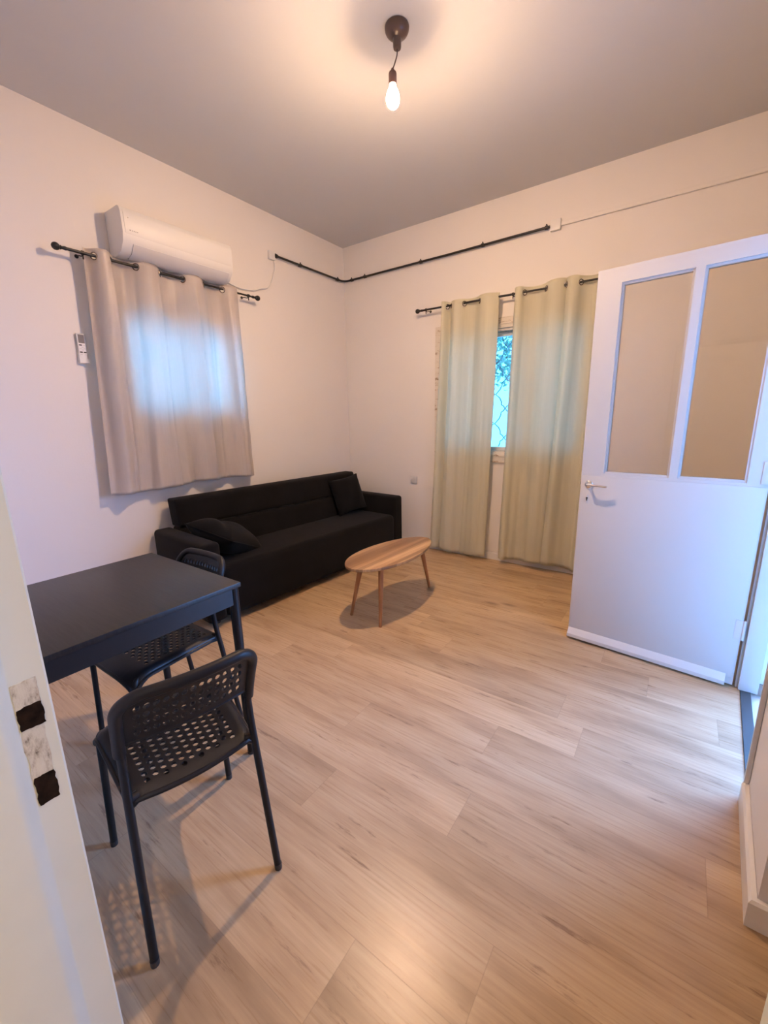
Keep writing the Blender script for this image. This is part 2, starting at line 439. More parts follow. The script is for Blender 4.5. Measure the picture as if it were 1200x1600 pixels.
# outside the doorway: reveal, tiles, threshold
bm = bmesh.new(); prism(bm, [(wl(D0)+0.006, D0), (wl(D0)+0.045, D0), (wl(D1)+0.045, D1), (wl(D1)+0.006, D1)][::-1], -0.02, 0.006)
struct(obj('trim_threshold', bm, m_thresh, smooth=0))
bm = bmesh.new(); prism(bm, [(wl(-2.0)+0.04, -2.4), (7.5, -2.4), (7.5, 2.0), (wl(-2)+0.04, -1.2)], -0.10, -0.012)
struct(obj('floor_outside', bm, m_tile, smooth=0))
struct(obj('trim_skirting_outside', box((wl(D0)+0.06, D0-0.012, -0.012), (wl(D0)+0.16, D0-0.001, 0.05)), m_skirt, smooth=0, bevel=0.002))
bm = bmesh.new(); prism(bm, [(3.75, -2.6), (7.5, -2.6), (7.5, 0.6), (3.75, 0.6)], 2.7, 2.8)
struct(obj('sky_blocker_slab', bm, m_ceil, smooth=0))  # unseen slab added to keep sky light off the doorway
bm = bmesh.new(); bx(bm, (3.75, -2.6, 0), (7.5, -2.45, 2.7)); bx(bm, (6.9, -2.45, 0), (7.1, 0.6, 2.7))
struct(obj('sky_blocker_walls', bm, simple('brown light blocker', (0.36, 0.31, 0.27, 1), 0.8), smooth=0))  # unseen walls added to hold back sky light, brown to weaken the bounce
bm = bmesh.new(); prism(bm, [(-9, -9), (-0.5, -9), (-0.5, 0.5), (14, 0.5), (14, 14), (-9, 14)], -0.5, -0.4)
struct(obj('ground', bm, m_ground, smooth=0))

# frame of the doorway in the right wall
bm = bmesh.new()
def leafbox(bm, a0, a1, d0, d1, z0, z1): pass
for (y0, y1, z0, z1) in ((D0-0.035, D0-0.001, 0.006, DZ-0.002), (D1+0.001, D1+0.035, 0.006, DZ-0.002), (D0-0.035, D1+0.035, DZ-0.037, DZ-0.002)):
    ya, yb = max(y0, y1), min(y0, y1)
    prism(bm, [(wl(ya)-0.004, ya), (wl(ya)+0.07, ya), (wl(yb)+0.07, yb), (wl(yb)-0.004, yb)], z0, z1)
for (ya, yb, z0, z1) in ((D0+0.075, D0-0.004, 0.0, DZ+0.07), (D1+0.004, D1-0.012, 0.0, DZ+0.07), (D0-0.004, D1+0.004, DZ-0.005, DZ+0.07)):
    prism(bm, [(wl(ya)-0.015, ya), (wl(ya)-0.0005, ya), (wl(yb)-0.0005, yb), (wl(yb)-0.015, yb)], z0, z1)
struct(obj('trim_doorway', bm, m_white, smooth=30, bevel=0.003))

# door leaf, opened into the room
HINGE = Vector((3.440, -1.178, 0.0)); FREE = Vector((2.654, -1.089, 0))
dd = (FREE-HINGE); LW = dd.length; ang = math.atan2(dd.y, dd.x)
door = bpy.data.objects.new('door_1', None); C.objects.link(door); door.location = HINGE; door.rotation_euler = (0, 0, ang)
struct(door, 'white half glazed door leaf swung open into the room on the right', 'door')
# local x runs from hinge to free edge; the camera sees the +y... side (see below)
TH = 0.042
Z0, Z1 = 0.012, 2.057
xs = (0.0, 0.076, 0.340, 0.376, 0.676, LW)
bm = bmesh.new()
bx(bm, (xs[4], 0, Z0), (xs[5], TH, Z1)); bx(bm, (0, 0, Z0), (xs[1], TH, Z1))
bx(bm, (xs[1], 0, 1.983), (xs[4], TH, Z1)); bx(bm, (xs[2], 0.0, 1.02), (xs[3], TH, 1.983)); bx(bm, (xs[1], 0, Z0), (xs[4], TH, 1.02))
bmesh.ops.remove_doubles(bm, verts=bm.verts, dist=1e-5)
obj('door_frame', bm, m_white, door, smooth=0)
bm = bmesh.new()
for a, b in ((xs[1], xs[2]), (xs[3], xs[4])):
    for (p, q, r, s) in ((a, a+0.010, 1.03, 1.975), (b-0.010, b, 1.03, 1.975), (a, b, 1.02, 1.032), (a, b, 1.972, 1.983)):
        bx(bm, (p, TH-0.022, r), (q, TH-0.008, s)); bx(bm, (p, 0.006, r), (q, 0.016, s))
obj('glazing_bead', bm, m_white, door, smooth=0)
for a, b in ((xs[1], xs[2]), (xs[3], xs[4])):
    obj('glass_pane', box((a+0.001, 0.0185, 1.021), (b-0.001, 0.0195, 1.982)), m_doorglass, door, smooth=0)
# the flush lower panel with a lip under the glass
obj('lower_panel', box((0.004, TH-0.001, 0.05), (LW-0.004, TH+0.004, 1.004)), m_white, door, smooth=30, bevel=0.002)
bm = bmesh.new(); P = [(TH, 0.014), (TH+0.032, 0.014), (TH+0.030, 0.034), (TH+0.004, 0.066), (TH, 0.066)]
A = [bm.verts.new((0.03, a, b)) for a, b in P]; B = [bm.verts.new((LW-0.002, a, b)) for a, b in P]
for k in range(5): bm.faces.new((A[k], A[(k+1) % 5], B[(k+1) % 5], B[k]))
bm.faces.new(A); bm.faces.new(B)
obj('weather_bar', bm, m_white, door, smooth=30, bevel=0.003)
lx = LW-0.046
bm = bmesh.new(); mt = Matrix.Translation((lx, TH+0.003, 0.956)) @ Matrix.Rotation(-PI/2, 4, 'X')
lathe(bm, [(0, 0), (0.021, 0), (0.021, 0.005), (0.017, 0.008), (0.009, 0.010), (0.009, 0.040), (0, 0.042)], 20, mt)
h = obj('door_handle', bm, m_chrome, door)
h['label'] = 'chrome lever handle'
bm = bmesh.new(); tube(bm, smoothpath([(lx, TH+0.038, 0.956), (lx-0.03, TH+0.042, 0.957), (lx-0.07, TH+0.041, 0.955), (lx-0.10, TH+0.036, 0.953)], 5), [0.0075]*5+[0.0065]*5+[0.006]*5+[0.005], 10)
obj('lever', bm, m_chrome, h)
bm = bmesh.new()
pr = [(0.016*math.cos(t), 0.024*math.sin(t)) for t in [2*PI*k/20 for k in range(20)]]
pr = [(math.copysign(abs(c)**0.55, c)*0.05, s_) for c, s_ in pr]
A = [bm.verts.new((lx+0.004+max(-0.016, min(0.016, c)), TH+0.003, 0.872+s_)) for c, s_ in pr]; B = [bm.verts.new((v.co.x, TH+0.008, v.co.z)) for v in A]
for k in range(20): bm.faces.new((A[k], A[(k+1) % 20], B[(k+1) % 20], B[k]))
bm.faces.new(B); bm.faces.new(A)
es = obj('keyhole_plate', bm, m_white, door, bevel=0.001)
bm = bmesh.new(); bx(bm, (lx+0.001, TH+0.0075, 0.862), (lx+0.007, TH+0.0088, 0.876)); lathe(bm, [(0, 0), (0.0055, 0), (0.0055, 0.001), (0, 0.001)], 14, Matrix.Translation((lx+0.004, TH+0.0078, 0.878)) @ Matrix.Rotation(-PI/2, 4, 'X'))
obj('keyhole', bm, m_dark, es, smooth=0)
bm = bmesh.new(); bx(bm, (LW-0.001, 0.012, 0.86), (LW+0.0015, 0.032, 1.0)); bx(bm, (LW, 0.015, 0.948), (LW+0.006, 0.027, 0.966))
obj('lock_edge_plate', bm, m_chrome, door, smooth=0)
for z in (0.26, 1.02, 1.80):
    bm = bmesh.new(); tube(bm, [(-0.006, TH+0.004, z), (-0.006, TH+0.004, z+0.10)], 0.007, 10); bx(bm, (-0.003, TH-0.002, z), (0.028, TH+0.0055, z+0.10))
    obj('hinge', bm, m_white, door, bevel=0.0008)

# old frame of the doorway the camera stands in
bm = bmesh.new()
JX, EY = 2.40, FY+0.015
def jambprof(pts, z0, z1): prism(bm, pts, z0, z1)
jp = [(JX-0.045, FY+0.001), (JX-0.10, FY+0.001), (JX-0.10, EY), (JX-0.003, EY), (JX, EY-0.003), (JX, EY-0.040), (JX+0.002, EY-0.044), (JX+0.008, EY-0.051), (JX+0.013, EY-0.057), (JX+0.0155, EY-0.063), (JX+0.016, EY-0.19), (JX+0.016, EY-0.23), (JX-0.08, EY-0.23), (JX-0.08, EY-0.217), (JX-0.0, EY-0.217)]
prism(bm, jp[::-1], 0.0, 1.96)
JR = 3.136
jq = [(2*((JX+JR)/2)-x, y) for x, y in jp]
prism(bm, jq, 0.0, 1.96)
# head
hp = [(FY+0.001, 1.96+0.012), (FY+0.001, 2.07), (EY, 2.07), (EY, 1.96), (EY-0.05, 1.96), (EY-0.056, 1.945), (EY-0.23, 1.945), (EY-0.23, 2.05), (EY-0.217, 2.05), (EY-0.217, 1.97)]
A = [bm.verts.new((JX-0.10, a, b)) for a, b in hp]; B = [bm.verts.new((JR+0.10, a, b)) for a, b in hp]
n = len(hp)
for k in range(n): bm.faces.new((A[k], A[(k+1) % n], B[(k+1) % n], B[k]))
bm.faces.new(A); bm.faces.new(B)
jamb = struct(obj('trim_door_frame', bm, m_jamb, smooth=30))
# strike: painted plate and two flat rough-rimmed patches, pocket shade in their dark colour
rnd = random.Random(4)
def rough_pocket(name, y0, y1, z0, z1, mat, parent, d=0.0012, jit=0.0022, seed=1):
    r = random.Random(seed); bm = bmesh.new(); pts = []
    for (a, b) in (((y0, z0), (y1, z0)), ((y1, z0), (y1, z1)), ((y1, z1), (y0, z1)), ((y0, z1), (y0, z0))):
        for k in range(7):
            t = k/7; pts.append((a[0]+(b[0]-a[0])*t+r.uniform(-jit, jit), a[1]+(b[1]-a[1])*t+r.uniform(-jit, jit)))
    A = [bm.verts.new((JX+0.0002, p[0], p[1])) for p in pts]; B = [bm.verts.new((JX+d, p[0], p[1])) for p in pts]
    n = len(pts)
    for k in range(n): bm.faces.new((A[k], A[(k+1) % n], B[(k+1) % n], B[k]))
    bm.faces.new(B); bm.faces.new(A)
    return obj(name, bm, mat, parent, smooth=0)
def mk_worn():
    t = NT('worn painted strike'); f = t.noise(t.coord('Object', (60, 60, 25)), 1.0, 6, 0.7)
    t.l(t.ramp(f, [(0.33, (0.10, 0.07, 0.05, 1)), (0.40, (0.42, 0.38, 0.31, 1)), (0.5, (0.60, 0.57, 0.49, 1)), (0.8, (0.68, 0.66, 0.58, 1))]), t.b.inputs['Base Color'])
    t.b.inputs['Roughness'].default_value = 0.6; t.bump(f, 0.6, 0.003); return t.m
m_worn = mk_worn()
rough_pocket('strike_plate', EY-0.041, EY-0.013, 0.962, 1.003, m_worn, jamb, 0.0016, 0.0006, 3)
rough_pocket('strike_scuff', EY-0.040, EY-0.014, 0.852, 0.935, m_worn, jamb, 0.0008, 0.002, 8)
rough_pocket('latch_pocket', EY-0.040, EY-0.012, 0.932, 0.966, m_hole, jamb, 0.0019, 0.0011, 5)
rough_pocket('bolt_pocket', EY-0.039, EY-0.015, 0.808, 0.854, m_hole, jamb, 0.0012, 0.0011, 6)

# ------------------------------------------------------------------ windows
def frame_boxes(bm, axis, c0, c1, z0, z1, d0, d1, w):
    """rectangular ring of width w; axis 0 -> ring in yz plane with x from d0..d1"""
    for (p, q, r, s) in ((c0, c0+w, z0, z1), (c1-w, c1, z0, z1), (c0+w, c1-w, z0, z0+w), (c0+w, c1-w, z1-w, z1)):
        if axis == 0: bx(bm, (d0, p, r), (d1, q, s))
        else: bx(bm, (p, d0, r), (q, d1, s))
bm = bmesh.new(); frame_boxes(bm, 0, -2.29, -1.48, 1.42, 2.04, -0.17, -0.11, 0.045); bx(bm, (-0.165, -1.905, 1.465), (-0.115, -1.865, 1.995))
w1 = struct(obj('window_1', bm, m_white, smooth=0, bevel=0.003))
for a, b in ((-2.246, -1.904), (-1.866, -1.524)):
    obj('window_glass', box((-0.142, a, 1.464), (-0.138, b, 1.996)), m_glass, w1, smooth=0)

bm = bmesh.new()
frame_boxes(bm, 1, 1.105, 2.515, 0.93, 2.155, -0.022, 0.0, 0.085)      # architrave on the wall
frame_boxes(bm, 1, 1.16, 2.46, 1.0, 2.08, -0.004, 0.12, 0.03)
bx(bm, (1.12, -0.028, 2.10), (2.50, -0.020, 2.115)); bx(bm, (1.12, -0.030, 0.985), (2.50, -0.02, 1.000))
w2 = struct(obj('window_2', bm, m_peel, smooth=0, bevel=0.002))
cas = [(1.192, 1.605), (1.610, 2.018), (2.023, 2.428)]
for a, b in cas:
    bm = bmesh.new(); frame_boxes(bm, 1, a, b, 1.032, 2.048, 0.045, 0.085, 0.034)
    c_ = obj('casement', bm, m_white, w2, smooth=0, bevel=0.002)
    obj('window_glass', box((a+0.033, 0.062, 1.065), (b-0.033, 0.066, 2.015)), m_glass, c_, smooth=0)

# wrought iron grille outside the back window
gr = thing('window_grille', 'thin iron window grille of wavy curls outside the glass behind the curtains', 'grille', (1.81, 0.235, 1.02))
bm = bmesh.new()
for k in range(7):
    x0 = -0.60+k*0.2
    for sgn in (-1, 1):
        pts = []
        for j in range(0, 5):
            z = j*0.27-0.02
            for (a, b) in ((0.004, 0), (0.045, 0.045), (0.062, 0.085), (0.062, 0.105), (0.085, 0.120), (0.098, 0.140), (0.085, 0.160), (0.062, 0.175), (0.062, 0.20), (0.045, 0.235)):
                pts.append((x0+sgn*a, 0, z+b))
        tube(bm, [p for p in pts if 0 <= p[2] <= 1.04], 0.005, 6)
obj('scrollwork', bm, m_iron, gr)
bm = bmesh.new(); frame_boxes(bm, 1, -0.645, 0.645, -0.015, 1.05, -0.008, 0.008, 0.014)
obj('grille_frame', bm, m_iron, gr, smooth=0)

# tree outside
tr = thing('tree', 'leafy tree seen outside through the gap between the sage curtains', 'tree', (0.75, 1.55, -0.4))
bm = bmesh.new(); tube(bm, smoothpath([(0, 0, 0), (0.05, 0.03, 0.9), (-0.03, 0, 1.9), (-0.1, -0.1, 2.7)], 6), [0.09-0.0035*i for i in range(19)], 10)
tube(bm, smoothpath([(-0.02, 0, 1.9), (0.22, -0.1, 2.25), (0.55, -0.15, 2.42)], 5), 0.014, 8); tube(bm, smoothpath([(0.0, 0, 1.7), (-0.25, -0.1, 2.2), (-0.4, -0.2, 2.4)], 5), 0.018, 8)
obj('trunk', bm, m_bark, tr)
bm = bmesh.new(); r = random.Random(11)
for k in range(900):
    c = Vector((r.gauss(0.45, 0.36), r.gauss(-0.12, 0.22), 2.50+r.gauss(0, 0.24)))
    if c.z < 2.05+0.2*abs(c.x-0.5): continue
    d = Vector((r.uniform(-1, 1), r.uniform(-1, 1), r.uniform(-1.2, 0.3))).normalized(); s_ = d.cross(Vector((r.uniform(-1, 1), r.uniform(-1, 1), r.uniform(-1, 1)))).normalized()
    L = r.uniform(0.05, 0.10); w = L*0.28; nn = d.cross(s_)*0.006
    V = [bm.verts.new(p) for p in (c, c+d*L*0.4+s_*w+nn, c+d*L, c+d*L*0.4-s_*w+nn)]
    bm.faces.new((V[0], V[1], V[2])); bm.faces.new((V[0], V[2], V[3]))
obj('foliage', bm, m_leaf, tr, smooth=0)

# ------------------------------------------------------------------ curtains and rods
def rod(name, label, p0, p1, walln, rings, brackets, fin0=True, fin1=True):
    """p0->p1 rod axis; walln: unit vector pointing from rod to its wall; brackets: parameters."""
    p0 = Vector(p0); p1 = Vector(p1); d = (p1-p0); L = d.length; u = d.normalized(); wv = Vector(walln)
    t = thing(name, label, 'curtain rod', p0)
    bm = bmesh.new(); tube(bm, [(0, 0, 0), d*0.55], 0.0085, 14); tube(bm, [d*0.5, d], 0.0072, 14)
    obj('pole', bm, m_black, t)
    for s_, on in ((-1, fin0), (1, fin1)):
        if not on: continue
        o = Vector((0, 0, 0)) if s_ < 0 else d
        bm = bmesh.new(); lathe(bm, [(0.0, -0.03), (0.009, -0.03), (0.011, -0.022), (0.009, -0.012), (0.0075, -0.006), (0.012, 0.0), (0.0085, 0.006)] + [(0.021*math.sin(a), 0.024-0.021*math.cos(a)) for a in [0.45+(PI-0.45)*k/8 for k in range(9)]], 18, Matrix.Translation(o+u*s_*0.008) @ look(u*s_))
        obj('finial', bm, m_black, t)
    for q in brackets:
        c = u*(q*L); bm = bmesh.new()
        lathe(bm, [(0, 0), (0.011, 0), (0.011, 0.003), (0.005, 0.006), (0, 0.006)], 16, Matrix.Translation(c+wv*0.089) @ look(-wv))
        tube(bm, smoothpath([c+wv*0.085, c+wv*0.05+Vector((0, 0, -0.004)), c+wv*0.02+Vector((0, 0, -0.013)), c+Vector((0, 0, -0.012))], 4), 0.0035, 8)
        tube(bm, [c+Vector((0, 0, -0.034)), c+Vector((0, 0, -0.008))], 0.004, 8)
        tube(bm, [c-u*0.006, c+u*0.006], 0.0125, 14)
        b = obj('bracket', bm, m_black, t)
    return t

def tri(a):
    s_ = math.sin(a); return math.copysign(1-(1-abs(s_))**0.75, s_)*0.6+math.asin(s_)*2/PI*0.4
def curtain(name, label, O, U, N, ztop, zbot, knots, signs, bot, amp_top, amp_bot, mat, seed, group=None, eyelets=(), rodz=None, zb_var=0.01, extra=None, nv=70, pleat=1.0):
    """O: origin on the rod axis line; U along rod; N into the room. knots: positions along U of the fold
    crossings, signs: +1 lobe in front of the rod, -1 behind; bot: (first,last) at the hem."""
    r = random.Random(seed); U = Vector(U); N = Vector(N); O = Vector(O)
    # sample along the cloth
    us = []
    for (a, b), sg in zip(zip(knots, knots[1:]), signs):
        m = max(6, int((b-a)/0.007))
        for k in range(m): us.append((a+(b-a)*k/m, sg, k/m))
    us.append((knots[-1], signs[-1], 1.0))
    w0, w1 = knots[0], knots[-1]
    ph = [r.uniform(0, 6.28) for _ in range(6)]
    t = thing(name, label, 'curtain', O+U*((w0+w1)/2)+Vector((0, 0, zbot)), group=group)
    base = Vector(t.location)
    bm = bmesh.new(); G = []
    for i, (s_, sg, f) in enumerate(us):
        col = []
        q = (s_-w0)/(w1-w0)
        for j in range(nv+1):
            v = j/nv                                   # 0 top, 1 bottom
            zt = ztop+0.004*math.sin(q*9+ph[0])
            zb = zbot+zb_var*math.sin(q*7+ph[1])
            z = zt+(zb-zt)*v
            sb = bot[0]+(bot[1]-bot[0])*q
            k = v**1.2
            ss = s_+(sb-s_)*k + 0.012*v*math.sin(q*17+3*v+ph[2])*(1-abs(2*q-1))
            A = amp_top+(amp_bot-amp_top)*v
            lobe = math.sin(PI*f)**0.85*sg
            # folds soften and wander downward
            o = A*lobe*(1-0.25*v) + pleat*v**0.5*(0.011*tri(q*31+ph[3]+2.2*v) + 0.006*tri(q*67+ph[4]-3*v))
            o += 0.0025*math.sin(z*23+q*11+ph[5])*v
            if extra: o += extra(q, v)
            o = max(o, -0.068)
            col.append(bm.verts.new(O+U*ss+N*o+Vector((0, 0, z))-base))
        G.append(col)
    RZ = rodz
    for i in range(len(us)-1):
        for j in range(nv):
            q_ = (G[i][j], G[i+1][j], G[i+1][j+1], G[i][j+1])
            c = sum((v.co for v in q_), Vector())/4+base
            skip = False
            for e_ in eyelets:
                ec = O+U*e_+Vector((0, 0, RZ))
                if (c-ec).length < 0.0165: skip = True
            if not skip: bm.faces.new(q_)
    for v in [v for v in bm.verts if not v.link_faces]: bm.verts.remove(v)
    cl = obj('fabric', bm, mat, t, smooth=80)
    sm = cl.modifiers.new('thickness', 'SOLIDIFY'); sm.thickness = 0.0012; sm.offset = 0
    # stitched hem line at the bottom and the header at the top
    for e_ in eyelets:
        # cloth direction at the crossing
        i = min(range(len(us)), key=lambda k: abs(us[k][0]-e_)); jn = min(range(nv+1), key=lambda j: abs(ztop+(zbot-ztop)*j/nv-RZ))
        a = G[max(i-2, 0)][jn].co if G[max(i-2, 0)][jn].is_valid else None
        sgl = 1
        for (ka, kb), sg in zip(zip(knots, knots[1:]), signs):
            if abs(ka-e_) < 1e-6: sgl = sg
        dcl = (U*0.62+N*sgl*0.78).normalized(); nrm = dcl.cross(Vector((0, 0, 1)))
        X_ = dcl; bm2 = bmesh.new()
        c = O+U*e_+Vector((0, 0, RZ))-base
        tube(bm2, [c+(X_*math.cos(a_)+Vector((0, 0, 1))*math.sin(a_))*0.0195 for a_ in [2*PI*k/24 for k in range(24)]], 0.0036, 8, closed=True)
        obj('eyelet', bm2, m_ring, t)
    return t

RZL = 2.324
rod('curtain_rod', 'black curtain rod with ball ends below the air conditioner on the left wall', (0.09, -2.588, RZL), (0.09, -1.258, RZL+0.008), (-1, 0, 0), (), (0.075, 0.955))
kL = [-2.485, -2.429, -2.338, -2.190, -2.035, -1.876, -1.715, -1.559, -1.425]
sL = [-1, 1, -1, 1, -1, 1, -1, 1]
curtain('curtain', 'short beige satin curtain hanging over the left window, glowing blue', (0.09, 0, 0), (0, 1, 0), (1, 0, 0), RZL+0.038, 0.885, kL, sL, (-2.55, -1.405), 0.036, 0.034, m_curtL, 3, eyelets=kL[1:-1], rodz=RZL, pleat=1.3,
        extra=lambda q, v: sum(a*math.exp(-abs(q-c-dq*v)/0.016)*min(1, v*6) for c, dq, a in ((0.13, 0.03, 0.030), (0.27, -0.02, -0.016), (0.40, 0.02, 0.020), (0.53, 0.0, -0.016), (0.64, 0.02, 0.020), (0.78, -0.02, 0.016), (0.90, 0.0, 0.020))) + 0.004*math.exp(-abs(v-0.76)/0.008) + 0.003*math.exp(-abs(v-0.42)/0.008))

RZR = 2.297
rod('curtain_rod', 'long black curtain rod above the pair of sage curtains, its far end behind the door', (0.985, -0.09, RZR+0.008), (2.645, -0.09, RZR), (0, 1, 0), (), (0.035, 0.52, 0.985), True, True)
k1 = [1.205, 1.262, 1.30, 1.425, 1.563, 1.738]
curtain('curtain', 'narrow left sage green curtain beside the peeling window edge', (0, -0.09, 0), (1, 0, 0), (0, -1, 0), RZR+0.04, 0.035, k1, [1, -1, 1, -1, 1], (1.10, 1.685), 0.038, 0.040, m_curtR, 7, 'sage curtain pair', eyelets=k1[1:-1], rodz=RZR, pleat=0.45)
k2 = [1.865, 1.942, 2.108, 2.255, 2.357, 2.50, 2.585]
curtain('curtain', 'wide right sage green curtain partly behind the open white door', (0, -0.09, 0), (1, 0, 0), (0, -1, 0), RZR+0.045, 0.06, k2, [1, -1, 1, 1, -1, 1], (1.815, 2.53), 0.038, 0.042, m_curtR, 12, 'sage curtain pair', eyelets=k2[1:-1], rodz=RZR, pleat=0.45)

# black conduit bent around the corner
cz = 2.737
cd = thing('corner_pipe', 'thin black pipe bent around the room corner below the ceiling', 'pipe', (0.03, -0.03, cz))
bm = bmesh.new()
path = [(0, -0.905, 0.0), (0, -0.5, 0), (0, -0.06, 0)] + [(0.06-0.06*math.cos(a), -0.06+0.06*math.sin(a), 0) for a in [PI/2*k/8 for k in range(1, 9)]] + [(0.6, 0, 0), (1.2, 0, 0), (2.06, 0, 0.008)]
tube(bm, path, 0.0095, 12)
obj('pipe_run', bm, m_black, cd)
for (p, d) in (((0, -0.62, 0), 0), ((0, -0.10, 0), 0), ((0.10, 0, 0), 1), ((0.27, 0, 0), 1), ((0.92, 0, 0.0), 1), ((1.52, 0, 0.004), 1), ((2.035, 0, 0.008), 1)):
    bm = bmesh.new(); p = Vector(p); u = Vector((0, 1, 0)) if d == 0 else Vector((1, 0, 0)); w = Vector((-1, 0, 0)) if d == 0 else Vector((0, 1, 0))
    tube(bm, [p-u*0.009, p+u*0.009], 0.0145, 12); tube(bm, [p, p+w*0.029], 0.006, 8); tube(bm, [p+Vector((0, 0, 0.008)), p+Vector((0, 0, 0.024))], 0.005, 8)
    obj('pipe_clip', bm, m_black, cd)
bm = bmesh.new(); lathe(bm, [(0, -0.012), (0.013, -0.012), (0.017, 0), (0.017, 0.014), (0, 0.016)], 14, Matrix.Translation((0, -0.905, 0)) @ look((0, -1, 0)))
obj('end_cap', bm, m_black, cd)

bm = bmesh.new(); bx(bm, (2.092, -0.035, 2.712), (2.168, -0.0005, 2.788))
tag(obj('junction_box', bm, m_acw, bevel=0.006), 'small white junction box at the right end of the black pipe', 'junction box')
bm = bmesh.new(); bx(bm, (2.170, -0.022, 2.738), (3.52, -0.0005, 2.766))
tag(obj('cable_trunking', bm, m_wall, bevel=0.004), 'wall coloured cable trunking running right from the junction box', 'trunking')
bm = bmesh.new(); bx(bm, (0.0005, -1.010, 2.700), (0.028, -0.945, 2.768))
jb = obj('junction_box', bm, m_acw, bevel=0.005); tag(jb, 'small white junction box at the left end of the black pipe', 'junction box')
bm = bmesh.new(); tube(bm, smoothpath([(0.012, -0.955, 2.705), (0.02, -0.955, 2.64), (0.016, -1.0, 2.52), (0.02, -1.055, 2.46), (0.022, -1.13, 2.44), (0.02, -1.20, 2.41), (0.015, -1.34, 2.40), (0.01, -1.47, 2.42)], 6), 0.0042, 8)
tag(obj('cable', bm, m_acw), 'thin white cable looping from junction box towards the air conditioner', 'cable')

# ------------------------------------------------------------------ air conditioner
ac = thing('air_conditioner', 'white split air conditioner above the left window curtain', 'air conditioner', (0, -1.90, 2.36))
prof = [(0.002, 0.0), (0.10, 0.0), (0.150, 0.018), (0.190, 0.062), (0.203, 0.11), (0.200, 0.225), (0.188, 0.252), (0.165, 0.262), (0.002, 0.262)]
def ac_piece(y0, y1, pr, name, mat, bev):
    bm = bmesh.new(); A = [bm.verts.new((a, y0, b)) for a, b in pr]; B = [bm.verts.new((a, y1, b)) for a, b in pr]
    n = len(pr)
    for k in range(n): bm.faces.new((A[k], A[(k+1) % n], B[(k+1) % n], B[k]))
    bm.faces.new(A); bm.faces.new(B[::-1])
    return obj(name, bm, mat, ac, smooth=35, bevel=bev)
ac_piece(-0.395, 0.375, prof, 'body', m_acw, 0.006)
pf = [(0.19, 0.085), (0.207, 0.115), (0.206, 0.215), (0.198, 0.235), (0.188, 0.225), (0.185, 0.11)]
ac_piece(-0.380, 0.360, pf, 'front_panel', m_acw, 0.002)
lv = [(0.105, -0.006), (0.155, 0.012), (0.194, 0.058), (0.190, 0.062), (0.150, 0.020), (0.105, 0.004)]
ac_piece(-0.335, 0.345, lv, 'louvre', simple('louvre white plastic', (0.66, 0.65, 0.67, 1), 0.35), 0.001)
bm = bmesh.new(); bx(bm, (0.15, -0.338, 0.0125), (0.1525, 0.348, 0.0145)); bx(bm, (0.100, -0.338, -0.004), (0.104, 0.348, -0.001))
obj('louvre_gap', bm, m_dark, ac, smooth=0)
bm = bmesh.new(); lathe(bm, [(0, 0), (0.004, 0), (0.004, 0.001), (0, 0.001)], 10, Matrix.Translation((0.2065, -0.352, 0.128)) @ look((1, 0, 0)))
for k in range(4): bx(bm, (0.2063, -0.342+k*0.010, 0.1255), (0.2072, -0.336+k*0.010, 0.1305))
obj('badge', bm, m_grey, ac, smooth=0)
bm = bmesh.new(); lathe(bm, [(0, 0), (0.004, 0), (0.003, 0.002), (0, 0.0022)], 10, Matrix.Translation((0.2062, -0.356, 0.195)) @ look((1, 0, 0)))
obj('indicator', bm, m_chrome, ac)

# remote in its wall cradle
rc = thing('remote_holder', 'white wall cradle holding the remote, left of the beige curtain', 'holder', (0.0, -2.545, 1.71))
bm = bmesh.new(); bx(bm, (0.0005, -0.027, 0.0), (0.006, 0.027, 0.085)); bx(bm, (0.006, -0.027, 0.0), (0.028, 0.027, 0.006)); bx(bm, (0.006, -0.027, 0.006), (0.028, -0.0235, 0.055)); bx(bm, (0.006, 0.0235, 0.006), (0.028, 0.027, 0.055))
P = [(-0.0235, 0.040), (-0.018, 0.026), (-0.008, 0.020), (0.008, 0.020), (0.018, 0.026), (0.0235, 0.040), (0.0235, 0.006), (-0.0235, 0.006)]
A = [bm.verts.new((0.024, a, b)) for a, b in P]; B = [bm.verts.new((0.028, a, b)) for a, b in P]
for k in range(8): bm.faces.new((A[k], A[(k+1) % 8], B[(k+1) % 8], B[k]))
bm.faces.new(A); bm.faces.new(B)
obj('cradle', bm, m_acw, rc, smooth=30)
rm = thing('remote_control', 'white remote control with grey screen on the left wall', 'remote', (0.0068, -2.545, 1.718))
obj('body', box((0, -0.0225, 0), (0.0165, 0.0225, 0.165)), m_acw, rm, bevel=0.005, bseg=3)
obj('screen', box((0.0160, -0.0165, 0.108), (0.0172, 0.0165, 0.157)), m_lcd, rm, smooth=0)
for a, b in ((-0.009, 0.096), (-0.010, 0.055), (0.010, 0.055)):
    obj('button', box((0.0160, a-0.0075, b-0.0035), (0.0176, a+0.0075, b+0.0035)), m_dark, rm, bevel=0.0006)
m_key = simple('pale key', (0.62, 0.60, 0.59, 1), 0.4)
for a, b in ((0.010, 0.096), (0, 0.083), (-0.011, 0.076), (0.011, 0.076), (0, 0.068), (-0.010, 0.041), (0.010, 0.041)):
    obj('button', box((0.0160, a-0.005, b-0.0022), (0.0172, a+0.005, b+0.0022)), m_key, rm, smooth=0)

